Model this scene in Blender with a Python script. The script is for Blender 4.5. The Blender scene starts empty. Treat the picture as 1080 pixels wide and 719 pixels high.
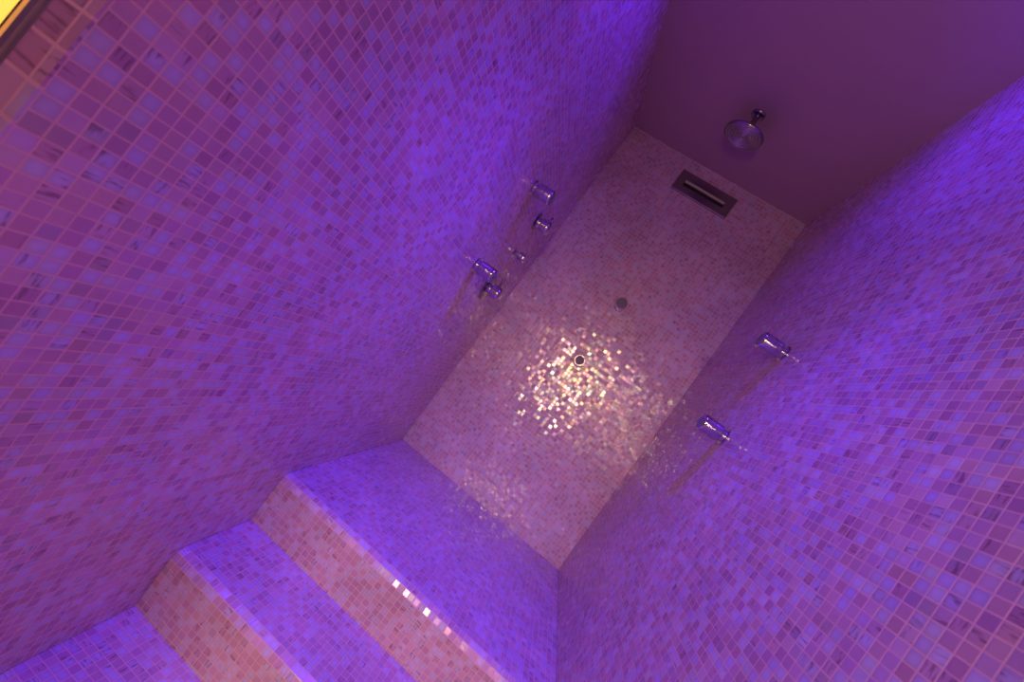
import bpy, bmesh, math, random
from mathutils import Vector, Matrix

random.seed(7)
C = bpy.context.scene.collection
PI = math.pi

# ------------------------------------------------------------------ measures
ZO = 1.264                      # camera height above the lowest floor
XL, XR = -0.5494, 0.5106        # side walls
YB = 2.150                      # back wall
ZC = 1.4715 + ZO                # ceiling
ZP = -0.7354 + ZO               # shower platform
Z2 = -0.9125 + ZO
Z3 = -1.0867 + ZO
YN1, YN2, YN3 = 1.200, 0.955, 0.700
YJ = 0.2774                     # near end of the left wall
XJ = -0.604                     # outer face of the left wall
YF, XH = -3.4, -1.7             # entrance space behind the camera
PITCH = 0.02

# ------------------------------------------------------------------ materials
def new_mat(name):
    m = bpy.data.materials.new(name); m.use_nodes = True
    nt = m.node_tree
    b = nt.nodes['Principled BSDF']
    return m, nt, b

def N(nt, typ, **kw):
    n = nt.nodes.new(typ)
    for k, v in kw.items(): setattr(n, k, v)
    return n

def math_n(nt, op, a, b=None, c=None, clamp=False):
    n = N(nt, 'ShaderNodeMath', operation=op, use_clamp=clamp)
    for i, v in enumerate((a, b, c)):
        if v is None: continue
        if isinstance(v, (int, float)): n.inputs[i].default_value = v
        else: nt.links.new(v, n.inputs[i])
    return n.outputs[0]

def mix_n(nt, fac, a, b, blend='MIX'):
    n = N(nt, 'ShaderNodeMix', data_type='RGBA', blend_type=blend)
    for i, v in ((0, fac), (6, a), (7, b)):
        if isinstance(v, (int, float)): n.inputs[i].default_value = v
        elif isinstance(v, tuple): n.inputs[i].default_value = v + (1,)
        else: nt.links.new(v, n.inputs[i])
    return n.outputs[2]

def smooth_n(nt, v, lo, hi, a=0.0, b=1.0):
    n = N(nt, 'ShaderNodeMapRange', interpolation_type='SMOOTHSTEP')
    nt.links.new(v, n.inputs[0])
    n.inputs[1].default_value = lo; n.inputs[2].default_value = hi
    n.inputs[3].default_value = a; n.inputs[4].default_value = b
    return n.outputs[0]

def tile_mat(name, seed, tilt=0.05, ior=1.6, contrast=.85, rough=(.10, .28), grout=.46, bump=.3):
    """20 mm glass mosaic: every tile has its own tone, streaks, gloss and a slight tilt."""
    m, nt, b = new_mat(name)
    L = nt.links.new
    uv = N(nt, 'ShaderNodeUVMap', uv_map='UVMap').outputs[0]
    fl = N(nt, 'ShaderNodeVectorMath', operation='FLOOR'); L(uv, fl.inputs[0])
    fr = N(nt, 'ShaderNodeVectorMath', operation='FRACTION'); L(uv, fr.inputs[0])
    off = N(nt, 'ShaderNodeVectorMath', operation='ADD'); L(fl.outputs[0], off.inputs[0])
    off.inputs[1].default_value = (seed * 13.7 + .31, seed * 7.3 + .17, seed)
    wn = N(nt, 'ShaderNodeTexWhiteNoise', noise_dimensions='3D'); L(off.outputs[0], wn.inputs[0])
    off2 = N(nt, 'ShaderNodeVectorMath', operation='ADD'); L(off.outputs[0], off2.inputs[0])
    off2.inputs[1].default_value = (101.3, 57.9, 3.0)
    wn2 = N(nt, 'ShaderNodeTexWhiteNoise', noise_dimensions='3D'); L(off2.outputs[0], wn2.inputs[0])
    s1 = N(nt, 'ShaderNodeSeparateColor'); L(wn.outputs[1], s1.inputs[0])
    s2 = N(nt, 'ShaderNodeSeparateColor'); L(wn2.outputs[1], s2.inputs[0])
    sx = N(nt, 'ShaderNodeSeparateXYZ'); L(fr.outputs[0], sx.inputs[0])
    ax = math_n(nt, 'ABSOLUTE', math_n(nt, 'SUBTRACT', sx.outputs[0], .5))
    ay = math_n(nt, 'ABSOLUTE', math_n(nt, 'SUBTRACT', sx.outputs[1], .5))
    d = math_n(nt, 'MAXIMUM', ax, ay)
    rad = math_n(nt, 'SQRT', math_n(nt, 'ADD', math_n(nt, 'MULTIPLY', ax, ax), math_n(nt, 'MULTIPLY', ay, ay)))
    mask = smooth_n(nt, d, grout - .02, grout + .01, 1, 0)                 # 1 on the tile, 0 on the grout
    # tone of each tile
    rp = N(nt, 'ShaderNodeValToRGB'); L(s1.outputs[0], rp.inputs[0])
    cr = rp.color_ramp; cr.interpolation = 'CONSTANT'
    tones = [(0, (.59, .33, .42)), (.20, (.62, .37, .45)), (.34, (.55, .29, .38)), (.43, (.64, .41, .52)),
             (.51, (.57, .45, .60)), (.70, (.55, .43, .58)), (.88, (.52, .265, .35)), (.95, (.47, .31, .40))]
    mean = (.575, .375, .49)
    tones = [(p_, tuple(m_ + (c_ - m_) * contrast for c_, m_ in zip(t_, mean))) for p_, t_ in tones]
    cr.elements[0].position = 0; cr.elements[0].color = tones[0][1] + (1,)
    cr.elements[1].position = tones[1][0]; cr.elements[1].color = tones[1][1] + (1,)
    for p_, c_ in tones[2:]:
        e = cr.elements.new(p_); e.color = c_ + (1,)
    col = rp.outputs[0]
    # milky heart of the paler tiles
    heart = math_n(nt, 'MULTIPLY', smooth_n(nt, rad, .12, .46, .55, 0), smooth_n(nt, s1.outputs[0], .46, .54))
    heart = math_n(nt, 'MULTIPLY', heart, smooth_n(nt, s1.outputs[0], .87, .88, 1, 0))
    col = mix_n(nt, heart, col, (.62, .56, .78))
    # dark mineral streaks through some tiles
    def streak(sc):
        mp = N(nt, 'ShaderNodeVectorMath', operation='MULTIPLY'); L(fr.outputs[0], mp.inputs[0]); mp.inputs[1].default_value = sc
        ad = N(nt, 'ShaderNodeVectorMath', operation='MULTIPLY_ADD')
        L(wn2.outputs[1], ad.inputs[0]); ad.inputs[1].default_value = (37, 53, 91); L(mp.outputs[0], ad.inputs[2])
        nz = N(nt, 'ShaderNodeTexNoise'); L(ad.outputs[0], nz.inputs['Vector'])
        nz.inputs['Scale'].default_value = 1.0; nz.inputs['Detail'].default_value = 2.0
        return nz.outputs['Fac']
    sa, sb = streak((.9, 5.5, 1)), streak((5.5, .9, 1))
    pick = math_n(nt, 'GREATER_THAN', s2.outputs[1], .35)
    st = N(nt, 'ShaderNodeMix', data_type='FLOAT'); L(pick, st.inputs[0]); L(sa, st.inputs[2]); L(sb, st.inputs[3])
    stv = smooth_n(nt, st.outputs[0], .50, .68)
    stv = math_n(nt, 'MULTIPLY', stv, smooth_n(nt, s2.outputs[0], .66, .80))
    col = mix_n(nt, math_n(nt, 'MULTIPLY', stv, .7), col, (.22, .09, .12))
    # slow cloudiness, then grout
    nz = N(nt, 'ShaderNodeTexNoise'); L(uv, nz.inputs['Vector']); nz.inputs['Scale'].default_value = .09; nz.inputs['Detail'].default_value = 3
    hs = N(nt, 'ShaderNodeHueSaturation'); L(col, hs.inputs['Color'])
    L(smooth_n(nt, nz.outputs['Fac'], .3, .7, .88, 1.1), hs.inputs['Value'])
    col = mix_n(nt, mask, (.80, .50, .46), hs.outputs[0])
    L(col, b.inputs['Base Color'])
    # gloss
    rg = smooth_n(nt, s2.outputs[2], 0, 1, *rough)
    rmix = N(nt, 'ShaderNodeMix', data_type='FLOAT'); L(mask, rmix.inputs[0]); rmix.inputs[2].default_value = .75; L(rg, rmix.inputs[3])
    L(rmix.outputs[0], b.inputs['Roughness'])
    b.inputs['IOR'].default_value = ior
    irid = N(nt, 'ShaderNodeCombineColor', mode='HSV')
    L(s2.outputs[1], irid.inputs[0]); irid.inputs[1].default_value = .30; irid.inputs[2].default_value = 1
    L(irid.outputs[0], b.inputs['Specular Tint'])
    # every tile is bedded at a slightly different angle
    dx = math_n(nt, 'MULTIPLY_ADD', math_n(nt, 'SUBTRACT', s1.outputs[1], .5), tilt, .5)
    dy = math_n(nt, 'MULTIPLY_ADD', math_n(nt, 'SUBTRACT', s1.outputs[2], .5), tilt, .5)
    cc = N(nt, 'ShaderNodeCombineColor'); L(dx, cc.inputs[0]); L(dy, cc.inputs[1]); cc.inputs[2].default_value = 1
    nm = N(nt, 'ShaderNodeNormalMap', uv_map='UVMap'); L(cc.outputs[0], nm.inputs['Color'])
    bp = N(nt, 'ShaderNodeBump'); bp.inputs['Strength'].default_value = bump; bp.inputs['Distance'].default_value = .0010
    L(smooth_n(nt, d, .405, .47, 1, 0), bp.inputs['Height']); L(nm.outputs[0], bp.inputs['Normal'])
    L(bp.outputs[0], b.inputs['Normal'])
    return m

def metal(name, col, rough, noise=0.0):
    m, nt, b = new_mat(name)
    b.inputs['Metallic'].default_value = 1
    b.inputs['Base Color'].default_value = col + (1,)
    nz = N(nt, 'ShaderNodeTexNoise'); nz.inputs['Scale'].default_value = 60; nz.inputs['Detail'].default_value = 3
    co = N(nt, 'ShaderNodeTexCoord'); nt.links.new(co.outputs['Object'], nz.inputs['Vector'])
    nt.links.new(smooth_n(nt, nz.outputs['Fac'], .3, .7, max(rough - noise, .02), rough + noise), b.inputs['Roughness'])
    return m

def plain(name, col, rough, var=.05, scale=8, bump=0):
    m, nt, b = new_mat(name)
    co = N(nt, 'ShaderNodeTexCoord')
    nz = N(nt, 'ShaderNodeTexNoise'); nz.inputs['Scale'].default_value = scale; nz.inputs['Detail'].default_value = 5
    nt.links.new(co.outputs['Object'], nz.inputs['Vector'])
    c0 = tuple(max(0, c * (1 - var)) for c in col); c1 = tuple(min(1, c * (1 + var)) for c in col)
    nt.links.new(mix_n(nt, nz.outputs['Fac'], c0, c1), b.inputs['Base Color'])
    b.inputs['Roughness'].default_value = rough
    if bump:
        bp = N(nt, 'ShaderNodeBump'); bp.inputs['Strength'].default_value = bump; bp.inputs['Distance'].default_value = .001
        n2 = N(nt, 'ShaderNodeTexNoise'); n2.inputs['Scale'].default_value = 220
        nt.links.new(co.outputs['Object'], n2.inputs['Vector'])
        nt.links.new(n2.outputs['Fac'], bp.inputs['Height']); nt.links.new(bp.outputs[0], b.inputs['Normal'])
    return m

M = {
    'back': tile_mat('mosaic_back', 1, .055, 1.75, .6, (.08, .19), .465, .12),
    'left': tile_mat('mosaic_left', 2, .07, 1.6, .85, grout=.452),
    'right': tile_mat('mosaic_right', 3, .07, 1.6, .85, grout=.452),
    'step': tile_mat('mosaic_step', 4, .065, 1.6, .62, grout=.46),
    'jamb': tile_mat('mosaic_jamb', 5, .05),
    'chrome': metal('chrome', (.60, .58, .66), .06, .0),
    'dark_chrome': metal('dark_chrome', (.32, .29, .33), .18, .0),
    'brushed': metal('brushed_steel', (.30, .25, .29), .22, 0),
    'satin': metal('satin_chrome', (.46, .42, .46), .16, .02),
    'brass': metal('brass', (.80, .56, .22), .30, .05),
    'alu': metal('anodised_aluminium', (.45, .40, .45), .40, .05),
    'rubber': plain('black_rubber', (.012, .011, .012), .7),
    'nozzle': plain('grey_silicone', (.30, .27, .29), .5),
    'face': plain('grey_spray_face', (.16, .13, .16), .55),
    'slot_dark': plain('painted_slot_shade', (.02, .018, .02), .8),
    'lip': plain('spout_lip_metal', (.30, .25, .20), .35),
    'ceiling': plain('painted_ceiling', (.47, .29, .35), .55, .04, 3, .15),
    'plaster': plain('hall_plaster', (.45, .36, .30), .8, .05, 4, .2),
    'hallfloor': plain('hall_floor', (.35, .25, .2), .5),
}
def glow(name, col, s):
    m, nt, b = new_mat(name)
    b.inputs['Base Color'].default_value = col + (1,)
    b.inputs['Emission Color'].default_value = col + (1,)
    b.inputs['Emission Strength'].default_value = s
    return m
M['yellow'] = glow('lit_wall_glow', (1.0, .62, .08), 1.2)  # emission put in for a yellow wall lit by lamplight
M['amber'] = glow('lit_trim_glow', (1.0, .48, .09), .42)  # emission put in for warm light on the brass trim

# ------------------------------------------------------------------ mesh helpers
def finish(name, bm, mat, parent=None, smooth=False, loc=None):
    bmesh.ops.remove_doubles(bm, verts=bm.verts, dist=1e-6)
    bmesh.ops.recalc_face_normals(bm, faces=bm.faces)
    me = bpy.data.meshes.new(name); bm.to_mesh(me); bm.free()
    if smooth:
        me.polygons.foreach_set('use_smooth', [True] * len(me.polygons))
        me.set_sharp_from_angle(angle=math.radians(38))
    o = bpy.data.objects.new(name, me)
    for mm in (mat if isinstance(mat, list) else [mat]): me.materials.append(mm)
    C.objects.link(o)
    if parent: o.parent = parent
    if loc: o.location = loc
    return o

def box_into(bm, x0, x1, y0, y1, z0, z1, pitch=PITCH, org=(0, 0, 0)):
    """axis-aligned box whose UVs count tiles from the corner org"""
    uvl = bm.loops.layers.uv.get('UVMap') or bm.loops.layers.uv.new('UVMap')
    vs = [bm.verts.new((x, y, z)) for x in (x0, x1) for y in (y0, y1) for z in (z0, z1)]
    q = [(0, 1, 3, 2), (4, 6, 7, 5), (0, 4, 5, 1), (2, 3, 7, 6), (0, 2, 6, 4), (1, 5, 7, 3)]
    for i, f in enumerate(q):
        fa = bm.faces.new([vs[k] for k in f])
        for lp in fa.loops:
            p = lp.vert.co
            a, b_ = [(p.y - org[1], p.z - org[2]), (p.x - org[0], p.z - org[2]), (p.x - org[0], p.y - org[1])][i // 2]
            lp[uvl].uv = (a / pitch, b_ / pitch)
    return bm

def box(name, x0, x1, y0, y1, z0, z1, mat, parent=None, pitch=PITCH, org=(0, 0, 0), bevel=0):
    bm = box_into(bmesh.new(), x0, x1, y0, y1, z0, z1, pitch, org)
    if bevel:
        bmesh.ops.bevel(bm, geom=bm.edges[:], offset=bevel, segments=2, affect='EDGES', profile=.5)
    return finish(name, bm, mat, parent)

def struct(o):
    o['kind'] = 'structure'; return o

def lathe_into(bm, prof, seg=40, cap0=True, cap1=True):
    """revolve (radius, height) about local +Z"""
    rings = []
    for r, h in prof:
        if r < 1e-5: rings.append([bm.verts.new((0, 0, h))])
        else: rings.append([bm.verts.new((r * math.cos(2 * PI * k / seg), r * math.sin(2 * PI * k / seg), h)) for k in range(seg)])
    for a, b_ in zip(rings, rings[1:]):
        for k in range(seg):
            k2 = (k + 1) % seg
            if len(a) == 1 and len(b_) == 1: continue
            if len(a) == 1: bm.faces.new((a[0], b_[k], b_[k2]))
            elif len(b_) == 1: bm.faces.new((a[k], b_[0], a[k2]))
            else: bm.faces.new((a[k], b_[k], b_[k2], a[k2]))
    if cap0 and len(rings[0]) > 1: bm.faces.new(rings[0])
    if cap1 and len(rings[-1]) > 1: bm.faces.new(rings[-1])
    return bm

def lathe(name, prof, mat, parent, seg=40):
    return finish(name, lathe_into(bmesh.new(), prof, seg), mat, parent, True)

def rod_into(bm, a, b_, r0, r1, seg=16, dome=True):
    a, b_ = Vector(a), Vector(b_); d = b_ - a; h = d.length
    t = bmesh.new()
    prof = [(0, 0), (r0, 0), (r1, h)]
    if dome: prof += [(r1 * .8, h + r1 * .45), (r1 * .4, h + r1 * .72), (0, h + r1 * .8)]
    else: prof += [(0, h)]
    lathe_into(t, prof, seg)
    t.transform(Matrix.Translation(a) @ d.to_track_quat('Z', 'Y').to_matrix().to_4x4())
    me = bpy.data.meshes.new('t'); t.to_mesh(me); t.free(); bm.from_mesh(me); bpy.data.meshes.remove(me)
    return bm

def thing(name, label, cat, loc, axis=None, group=None):
    o = bpy.data.objects.new(name, None); C.objects.link(o)
    o.empty_display_size = .05
    o.location = loc
    if axis is not None: o.rotation_euler = axis
    o['label'] = label; o['category'] = cat
    if group: o['group'] = group
    return o

def tag(o, label, cat, group=None):
    o['label'] = label; o['category'] = cat
    if group: o['group'] = group
    return o

# local +Z of a fitting leaves the wall; local +Y is up
def wall_rot(n):
    n = Vector(n); up = Vector((0, 0, 1)); x = up.cross(n)
    return Matrix((x, up, n)).transposed().to_euler()
FROM_LEFT, FROM_RIGHT, FROM_BACK = wall_rot((1, 0, 0)), wall_rot((-1, 0, 0)), wall_rot((0, -1, 0))

# ------------------------------------------------------------------ the room
struct(box('wall_back', XJ, XR + .1, YB, YB + .1, 0, ZC, M['back'], org=(XL, 0, ZP)))
struct(box('wall_left', XJ, XL, YJ, YB, 0, ZC, M['left'], org=(0, YJ, -.0832 + ZO)))
struct(box('wall_right', XR, XR + .1, YF, YB, 0, ZC, M['right'], org=(0, YB, ZP)))
struct(box('ceiling', XH - .1, XR + .1, YF - .1, YB + .1, ZC, ZC + .1, M['ceiling']))
struct(box('floor', XH - .1, XR + .1, YF - .1, YB + .1, -.1, 0, M['hallfloor']))
struct(box('wall_front', XH, XR + .1, YF - .1, YF, 0, ZC, M['plaster']))
struct(box('wall_hall', XH - .1, XH, YF - .1, YJ + .1, 0, ZC, M['plaster']))
bm = bmesh.new()        # added unseen partition and header that shade jamb, ceiling and upper back wall
box_into(bm, XH, -.20, -.72, -.62, 0, ZC)
box_into(bm, -.20, XR, -.72, -.62, .57 + ZO, ZC)
struct(finish('shade_partition', bm, M['plaster']))
struct(box('wall_corner', XH, -.762, YJ + .004, YJ + .1, 0, ZC, M['plaster']))

# end of the left wall: a narrow return of larger mosaic, then the door profile
struct(box('trim_1', XJ, XL, YJ - .003, YJ, 0, ZC, M['jamb'], pitch=.0405, org=(XJ - .002, 0, ZO + .0205)))
bm = bmesh.new()
pr = [(XJ, .0), (XJ, -.003), (-.609, -.003), (-.611, .004), (-.616, .004), (-.618, -.003), (-.628, -.003), (-.628, .014), (XJ, .014)]
lo = [bm.verts.new((x, YJ + y, 0)) for x, y in pr]; hi = [bm.verts.new((x, YJ + y, ZC)) for x, y in pr]
for k in range(len(pr)):
    k2 = (k + 1) % len(pr); bm.faces.new((lo[k], lo[k2], hi[k2], hi[k]))
bm.faces.new(lo); bm.faces.new(hi)
struct(finish('trim_2', bm, M['alu']))
panel = thing('jamb_glow', 'added glowing strips for lit trim and a lit yellow wall at the door jamb, top left corner', 'light', (-.628, YJ, 0))  # no real fixture: strips glow in place of lit trim and wall
box('trim_glow', -.0125, -.0002, -.001, .006, .03, ZC - .03, M['amber'], panel, bevel=.0012)
box('divider', -.0200, -.0127, .001, .006, .03, ZC - .03, M['rubber'], panel)
box('wall_glow', -.125, -.0202, .004, .014, .03, ZC - .03, M['yellow'], panel, bevel=.0015)
box('glow_backing', -.130, .0, .0145, .030, .02, ZC - .02, M['rubber'], panel)

# stepped shower platform: each step one tiled block with a rounded nosing
def step(name, y0, y1, z, label, r=.0261):
    bm = bmesh.new(); uvl = bm.loops.layers.uv.get('UVMap') or bm.loops.layers.uv.new('UVMap')
    x0, x1 = XL + .0008, XR - .0008
    path = [(y1, z), (y0 + r, z)]
    for k in range(1, 3):                       # two rows of flat tiles make the nosing
        a = PI / 2 + k / 2 * PI / 2
        path.append((y0 + r + r * math.cos(a), z - r + r * math.sin(a)))
    path += [(y0, 0)]
    s = [0]
    for (a, b_), (c, d) in zip(path, path[1:]): s.append(s[-1] + math.hypot(c - a, d - b_))
    nose = s[1]
    A = [bm.verts.new((x0, y, zz)) for y, zz in path]; B = [bm.verts.new((x1, y, zz)) for y, zz in path]
    for k in range(len(path) - 1):
        f = bm.faces.new((A[k], A[k + 1], B[k + 1], B[k]))
        for lp in f.loops:
            v = lp.vert; i = (A if v in A else B).index(v)
            lp[uvl].uv = ((v.co.x - XL) / PITCH, (nose - s[i]) / PITCH)
    a0, b0 = bm.verts.new((x0, y1, 0)), bm.verts.new((x1, y1, 0))
    bm.faces.new(A + [a0]); bm.faces.new((B + [b0])[::-1]); bm.faces.new((A[0], B[0], b0, a0)); bm.faces.new((A[-1], a0, b0, B[-1]))
    bmesh.ops.recalc_face_normals(bm, faces=bm.faces)
    me = bpy.data.meshes.new(name); bm.to_mesh(me); bm.free()
    o = bpy.data.objects.new(name, me); me.materials.append(M['step']); C.objects.link(o)
    return tag(o, label, 'step', 'mosaic steps up to the shower')
step('tiled_step', YN1, YB - .0008, ZP, 'deep topmost mosaic step meeting the back wall as shower floor')
step('tiled_step', YN2, YN1, Z2, 'narrow mosaic step just below the deep top one')
step('tiled_step', YN3, YN2, Z3, 'lowest visible mosaic step in the bottom left corner')

# ------------------------------------------------------------------ fittings
def body_jet(loc, rot, label, scale=1.0):
    t = thing('body_jet', label, 'shower jet', loc, rot, 'round chrome body jets on the walls')
    s = scale
    lathe('flange', [(.0, 0), (.0300, 0), (.0300, .0025), (.0275, .0045), (.0225, .0055), (.0215, .018), (0, .018)], M['chrome'], t)
    lathe('barrel', [(0, .018), (.0245, .018), (.0285, .0205), (.0300, .0240), (.0300, .0490), (.0288, .0500), (.0288, .0515), (.0300, .0525),
                     (.0300, .0780), (.0288, .0838), (.0262, .0868), (.0262, .0850), (0, .0850)], M['chrome'], t)
    f = lathe('spray_face', [(0, .0852), (.0250, .0852), (.0258, .0860), (.0245, .0874), (.0100, .0884), (0, .0884)], M['face'], t)
    bm = bmesh.new()
    for n, r in ((1, 0), (6, .0080), (12, .0150), (18, .0212)):
        for k in range(n):
            a = 2 * PI * k / n
            c = (r * s * math.cos(a), r * s * math.sin(a))
            rod_into(bm, (c[0], c[1], .0870), (c[0], c[1], .0892), .0012, .0009, 8)
    finish('nozzles', bm, M['nozzle'], f, True)['kind'] = 'stuff'
    return t

body_jet((XL, 1.443, .576 + ZO), FROM_LEFT, 'upper body jet on the left wall, above the five-piece valve group')
body_jet((XL, 1.443, .200 + ZO), FROM_LEFT, 'lower body jet on the left wall, beside the large-ringed lever valve')
body_jet((XR, 1.393, .537 + ZO), FROM_RIGHT, 'upper of the two body jets on the right wall')
body_jet((XR, 1.395, .1985 + ZO), FROM_RIGHT, 'lower of the two body jets on the right wall')
body_jet((-.0195, YB, .561 + ZO), FROM_BACK, 'upper round body jet seen face-on on the back wall')
body_jet((-.0198, YB, .188 + ZO), FROM_BACK, 'lower round body jet seen face-on amid the golden glints on the back wall')

def lever_valve(loc, label, ring, pin_dir, pin_len):
    t = thing('shower_valve', label, 'valve', loc, FROM_LEFT, 'lever valves on the left wall')
    lathe('escutcheon', [(0, 0), (ring, 0), (ring, .003), (ring - .004, .0055), (.024, .0068), (0, .0068)], M['dark_chrome'], t, 56)
    lathe('sleeve', [(0, .0068), (.0215, .0068), (.0215, .018), (.0200, .020), (.0200, .026), (0, .026)], M['chrome'], t)
    h = lathe('handle', [(0, .024), (.0285, .024), (.0325, .0270), (.0325, .058), (.0300, .067), (.0235, .0735), (.0115, .0760), (0, .0765)], M['chrome'], t)
    bm = bmesh.new()
    d = Vector(pin_dir).normalized()
    rod_into(bm, d * .026 + Vector((0, 0, .046)), d * (.0325 + pin_len) + Vector((0, 0, .050)), .0062, .0052)
    finish('lever', bm, M['dark_chrome'], h, True)
    bm = bmesh.new()
    rod_into(bm, (0, -.0315, .045), (0, -.0330, .045), .0028, .0026, 12, False)
    finish('set_screw', bm, M['dark_chrome'], h, True)
    return t
lever_valve((XL, 1.739, .566 + ZO), 'small-ringed lever valve highest in the left wall valve column', .043, (.15, 1, 0), .026)
lever_valve((XL, 1.735, .186 + ZO), 'large-ringed lever valve lowest in the left wall valve column', .066, (-.35, 1, 0), .040)

t = thing('diverter_knob', 'small knurled chrome diverter knob between the two lever valves', 'valve', (XL, 1.742, .390 + ZO), FROM_LEFT)
lathe('escutcheon', [(0, 0), (.026, 0), (.026, .003), (.0225, .0055), (0, .0062)], M['chrome'], t)
lathe('stem', [(0, .006), (.0115, .006), (.0115, .025), (0, .025)], M['chrome'], t)
h = lathe('knob', [(0, .024), (.0165, .024), (.0195, .0265), (.0195, .052), (.0170, .059), (.009, .062), (0, .0625)], M['chrome'], t)
bm = bmesh.new()
rod_into(bm, (0, .014, .046), (.004, .030, .048), .0036, .003)
finish('pin', bm, M['chrome'], h, True)

# rain shower head hanging from the ceiling
t = thing('rain_shower', 'round chrome rain shower head on a short arm under the ceiling', 'shower head', (-.019, 1.685, ZC), (PI, 0, 0))
lathe('ceiling_flange', [(0, 0), (.030, 0), (.030, .004), (.026, .009), (.014, .011), (0, .011)], M['dark_chrome'], t)
lathe('arm', [(0, .011), (.0120, .011), (.0120, .072), (0, .072)], M['dark_chrome'], t)
lathe('ball_joint', [(0, .064), (.0140, .066), (.0185, .071), (.0185, .080), (.0150, .087), (.0125, .093), (0, .093)], M['dark_chrome'], t)
hd = lathe('head', [(0, .000), (.016, .001), (.030, .006), (.064, .012), (.0845, .017), (.0870, .020), (.0868, .026), (.0850, .0285),
                    (.0825, .0285), (.0820, .0255), (0, .0255)], M['dark_chrome'], t, 64)
hd.location = (0, 0, .089); hd.rotation_euler = (math.radians(7), 0, 0)
prof = [(0, .0257), (.0815, .0257), (.0812, .0270)]
r = .0800
while r > .014:
    prof += [(r, .0266), (r - .0018, .0290), (r - .0040, .0306), (r - .0070, .0306), (r - .0092, .0290), (r - .0110, .0266)]
    r -= .0125
prof += [(.011, .0270), (.008, .0298), (0, .0306)]
face = lathe('spray_plate', prof, M['satin'], hd, 64)
bm = bmesh.new()
r = .0800 - .0055
while r > .010:
    n = int(2 * PI * r / .0115)
    for k in range(n):
        a = 2 * PI * k / n
        rod_into(bm, (r * math.cos(a), r * math.sin(a), .0300), (r * math.cos(a), r * math.sin(a), .0322), .0016, .0011, 6)
    r -= .0125
o = finish('nozzles', bm, M['nozzle'], hd, True); o['kind'] = 'stuff'

# waterfall spout set in the back wall
t = thing('waterfall_spout', 'rectangular steel waterfall spout with a long slot high on the back wall', 'spout', (-.011, YB, 1.332 + ZO), FROM_BACK)
W2, H2, SW, S0, S1 = .166, .0625, .122, -.022, .016
def ring_plate():
    bm = bmesh.new()
    th = .014
    def rect(a, b_, c, d, z): return [bm.verts.new(v) for v in ((a, c, z), (b_, c, z), (b_, d, z), (a, d, z))]
    ob, of = rect(-W2, W2, -H2, H2, 0), rect(-W2, W2, -H2, H2, th - .003)
    ot = rect(-W2 + .003, W2 - .003, -H2 + .003, H2 - .003, th)
    it, ib = rect(-SW, SW, S0, S1, th), rect(-SW, SW, S0, S1, .001)
    for A, B in ((ob, of), (of, ot), (ot, it), (it, ib)):
        for k in range(4):
            k2 = (k + 1) % 4; bm.faces.new((A[k], A[k2], B[k2], B[k]))
    bm.faces.new(ib); bm.faces.new(ob)
    return bm
finish('face_plate', ring_plate(), M['brushed'], t)
box('slot_shade_plate', -SW, SW, S0, .0025, .0012, .003, M['slot_dark'], t)  # near-black plate painted in for the shade deep in the slot
bm = bmesh.new()       # pale lip sloping forward in the upper half of the slot
pts = [(S1 - .0002, .0015), (S1 - .0002, .0125), (S1 - .004, .0128), (.004, .0090), (.0025, .0075), (.0025, .0015)]
A = [bm.verts.new((-SW + .003, y, z)) for y, z in pts]; B = [bm.verts.new((SW - .003, y, z)) for y, z in pts]
for k in range(len(pts)):
    k2 = (k + 1) % len(pts); bm.faces.new((A[k], A[k2], B[k2], B[k]))
bm.faces.new(A); bm.faces.new(B)
finish('spout_lip', bm, M['lip'], t)

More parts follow.
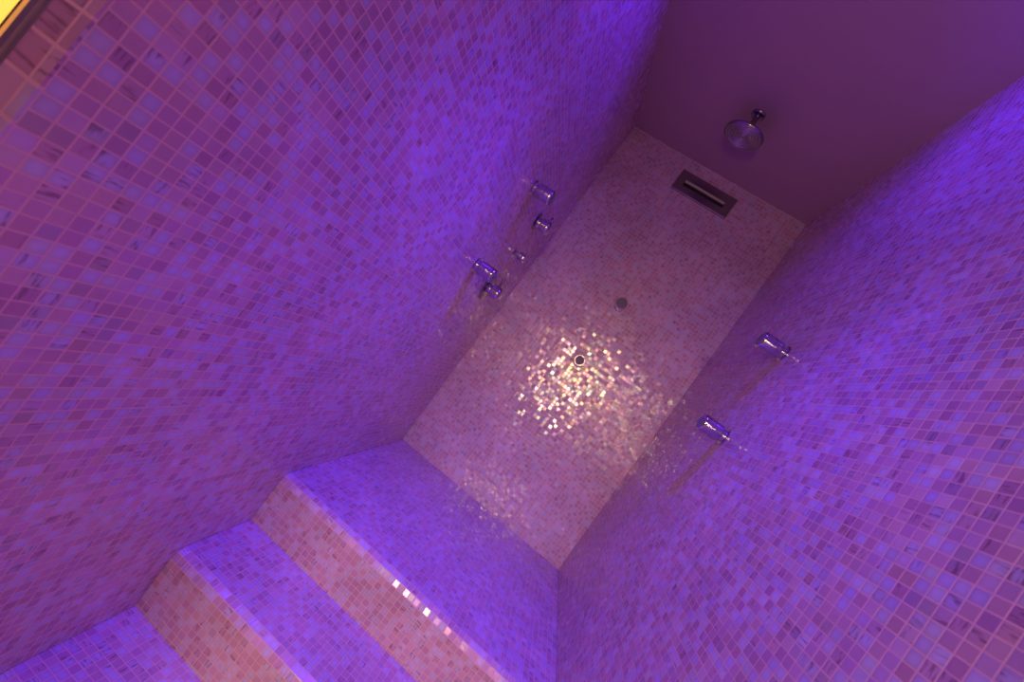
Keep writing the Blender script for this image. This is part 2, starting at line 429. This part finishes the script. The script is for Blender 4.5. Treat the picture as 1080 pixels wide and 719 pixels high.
# ------------------------------------------------------------------ light
def lamp(name, typ, loc, target, energy, col, **kw):
    l = bpy.data.lights.new(name, typ); l.energy = energy; l.color = col
    for k, v in kw.items(): setattr(l, k, v)
    o = bpy.data.objects.new(name, l); C.objects.link(o); o.location = loc
    o.rotation_euler = (Vector(target) - Vector(loc)).to_track_quat('-Z', 'Y').to_euler()
    return o
BLUE = (.085, .006, 1.0)
def blue_spot(loc, aim, half, energy, blend):
    lamp('blue_ceiling_spot', 'SPOT', (loc[0], loc[1], loc[2] + ZO), (aim[0], aim[1], aim[2] + ZO), energy, BLUE,
         spot_size=math.radians(2 * half), spot_blend=blend, shadow_soft_size=.06)
blue_spot((-.02, .85, 1.39), (XL, .95, .90), 63, 19, .6)        # washes the left wall
blue_spot((-.02, .85, 1.39), (XR, .95, .90), 63, 19, .6)        # washes the right wall
blue_spot((-.02, .88, 1.39), (-.02, 1.10, -.73), 38, 172, 1.0)  # lights the steps
lamp('hall_lamp', 'AREA', (.11, -2.6, .54 + ZO), (.03, YB, .05 + ZO), 45, (1.0, .63, .36), shape='ELLIPSE', size=.52, size_y=.85)
lamp('right_wall_fill', 'AREA', (-.13, -1.2, -.13 + ZO), (.3, 1.2, -.2 + ZO), 11, (1.0, .63, .40), shape='DISK', size=.3)  # added unseen warm fill for the right wall
lamp('jamb_violet_fill', 'POINT', (-1.1, -.35, .75 + ZO), (0, 0, 0), 10, (.60, .30, 1.0), shadow_soft_size=.08)  # invented violet fill, out of view, to tint the door jamb

w = bpy.data.worlds.new('World'); bpy.context.scene.world = w; w.use_nodes = True
w.node_tree.nodes['Background'].inputs[0].default_value = (.3, .18, .3, 1)
w.node_tree.nodes['Background'].inputs[1].default_value = .05

# ------------------------------------------------------------------ camera
cam = bpy.data.cameras.new('camera'); co = bpy.data.objects.new('camera', cam); C.objects.link(co)
right = Vector((0.7947724594040095, 0.12384025482441574, 0.5941383080207803))
fwd = Vector((-0.1752326396176122, 0.9840913833878843, 0.02928602319117566))
up = Vector((-0.5810596008891136, -0.12738814869026793, 0.8038295837972909))
mw = Matrix((right, up, -fwd)).transposed().to_4x4(); mw.translation = (0, 0, ZO)
co.matrix_world = mw
cam.sensor_width = 36; cam.lens = 36 * 415.03 / 1080; cam.clip_start = .01
cam.dof.use_dof = True; cam.dof.focus_distance = 1.9; cam.dof.aperture_fstop = 4.5
bpy.context.scene.camera = co
vs = bpy.context.scene.view_settings
vs.view_transform = 'Standard'; vs.look = 'None'; vs.exposure = 0; vs.gamma = 1; vs.use_curve_mapping = False
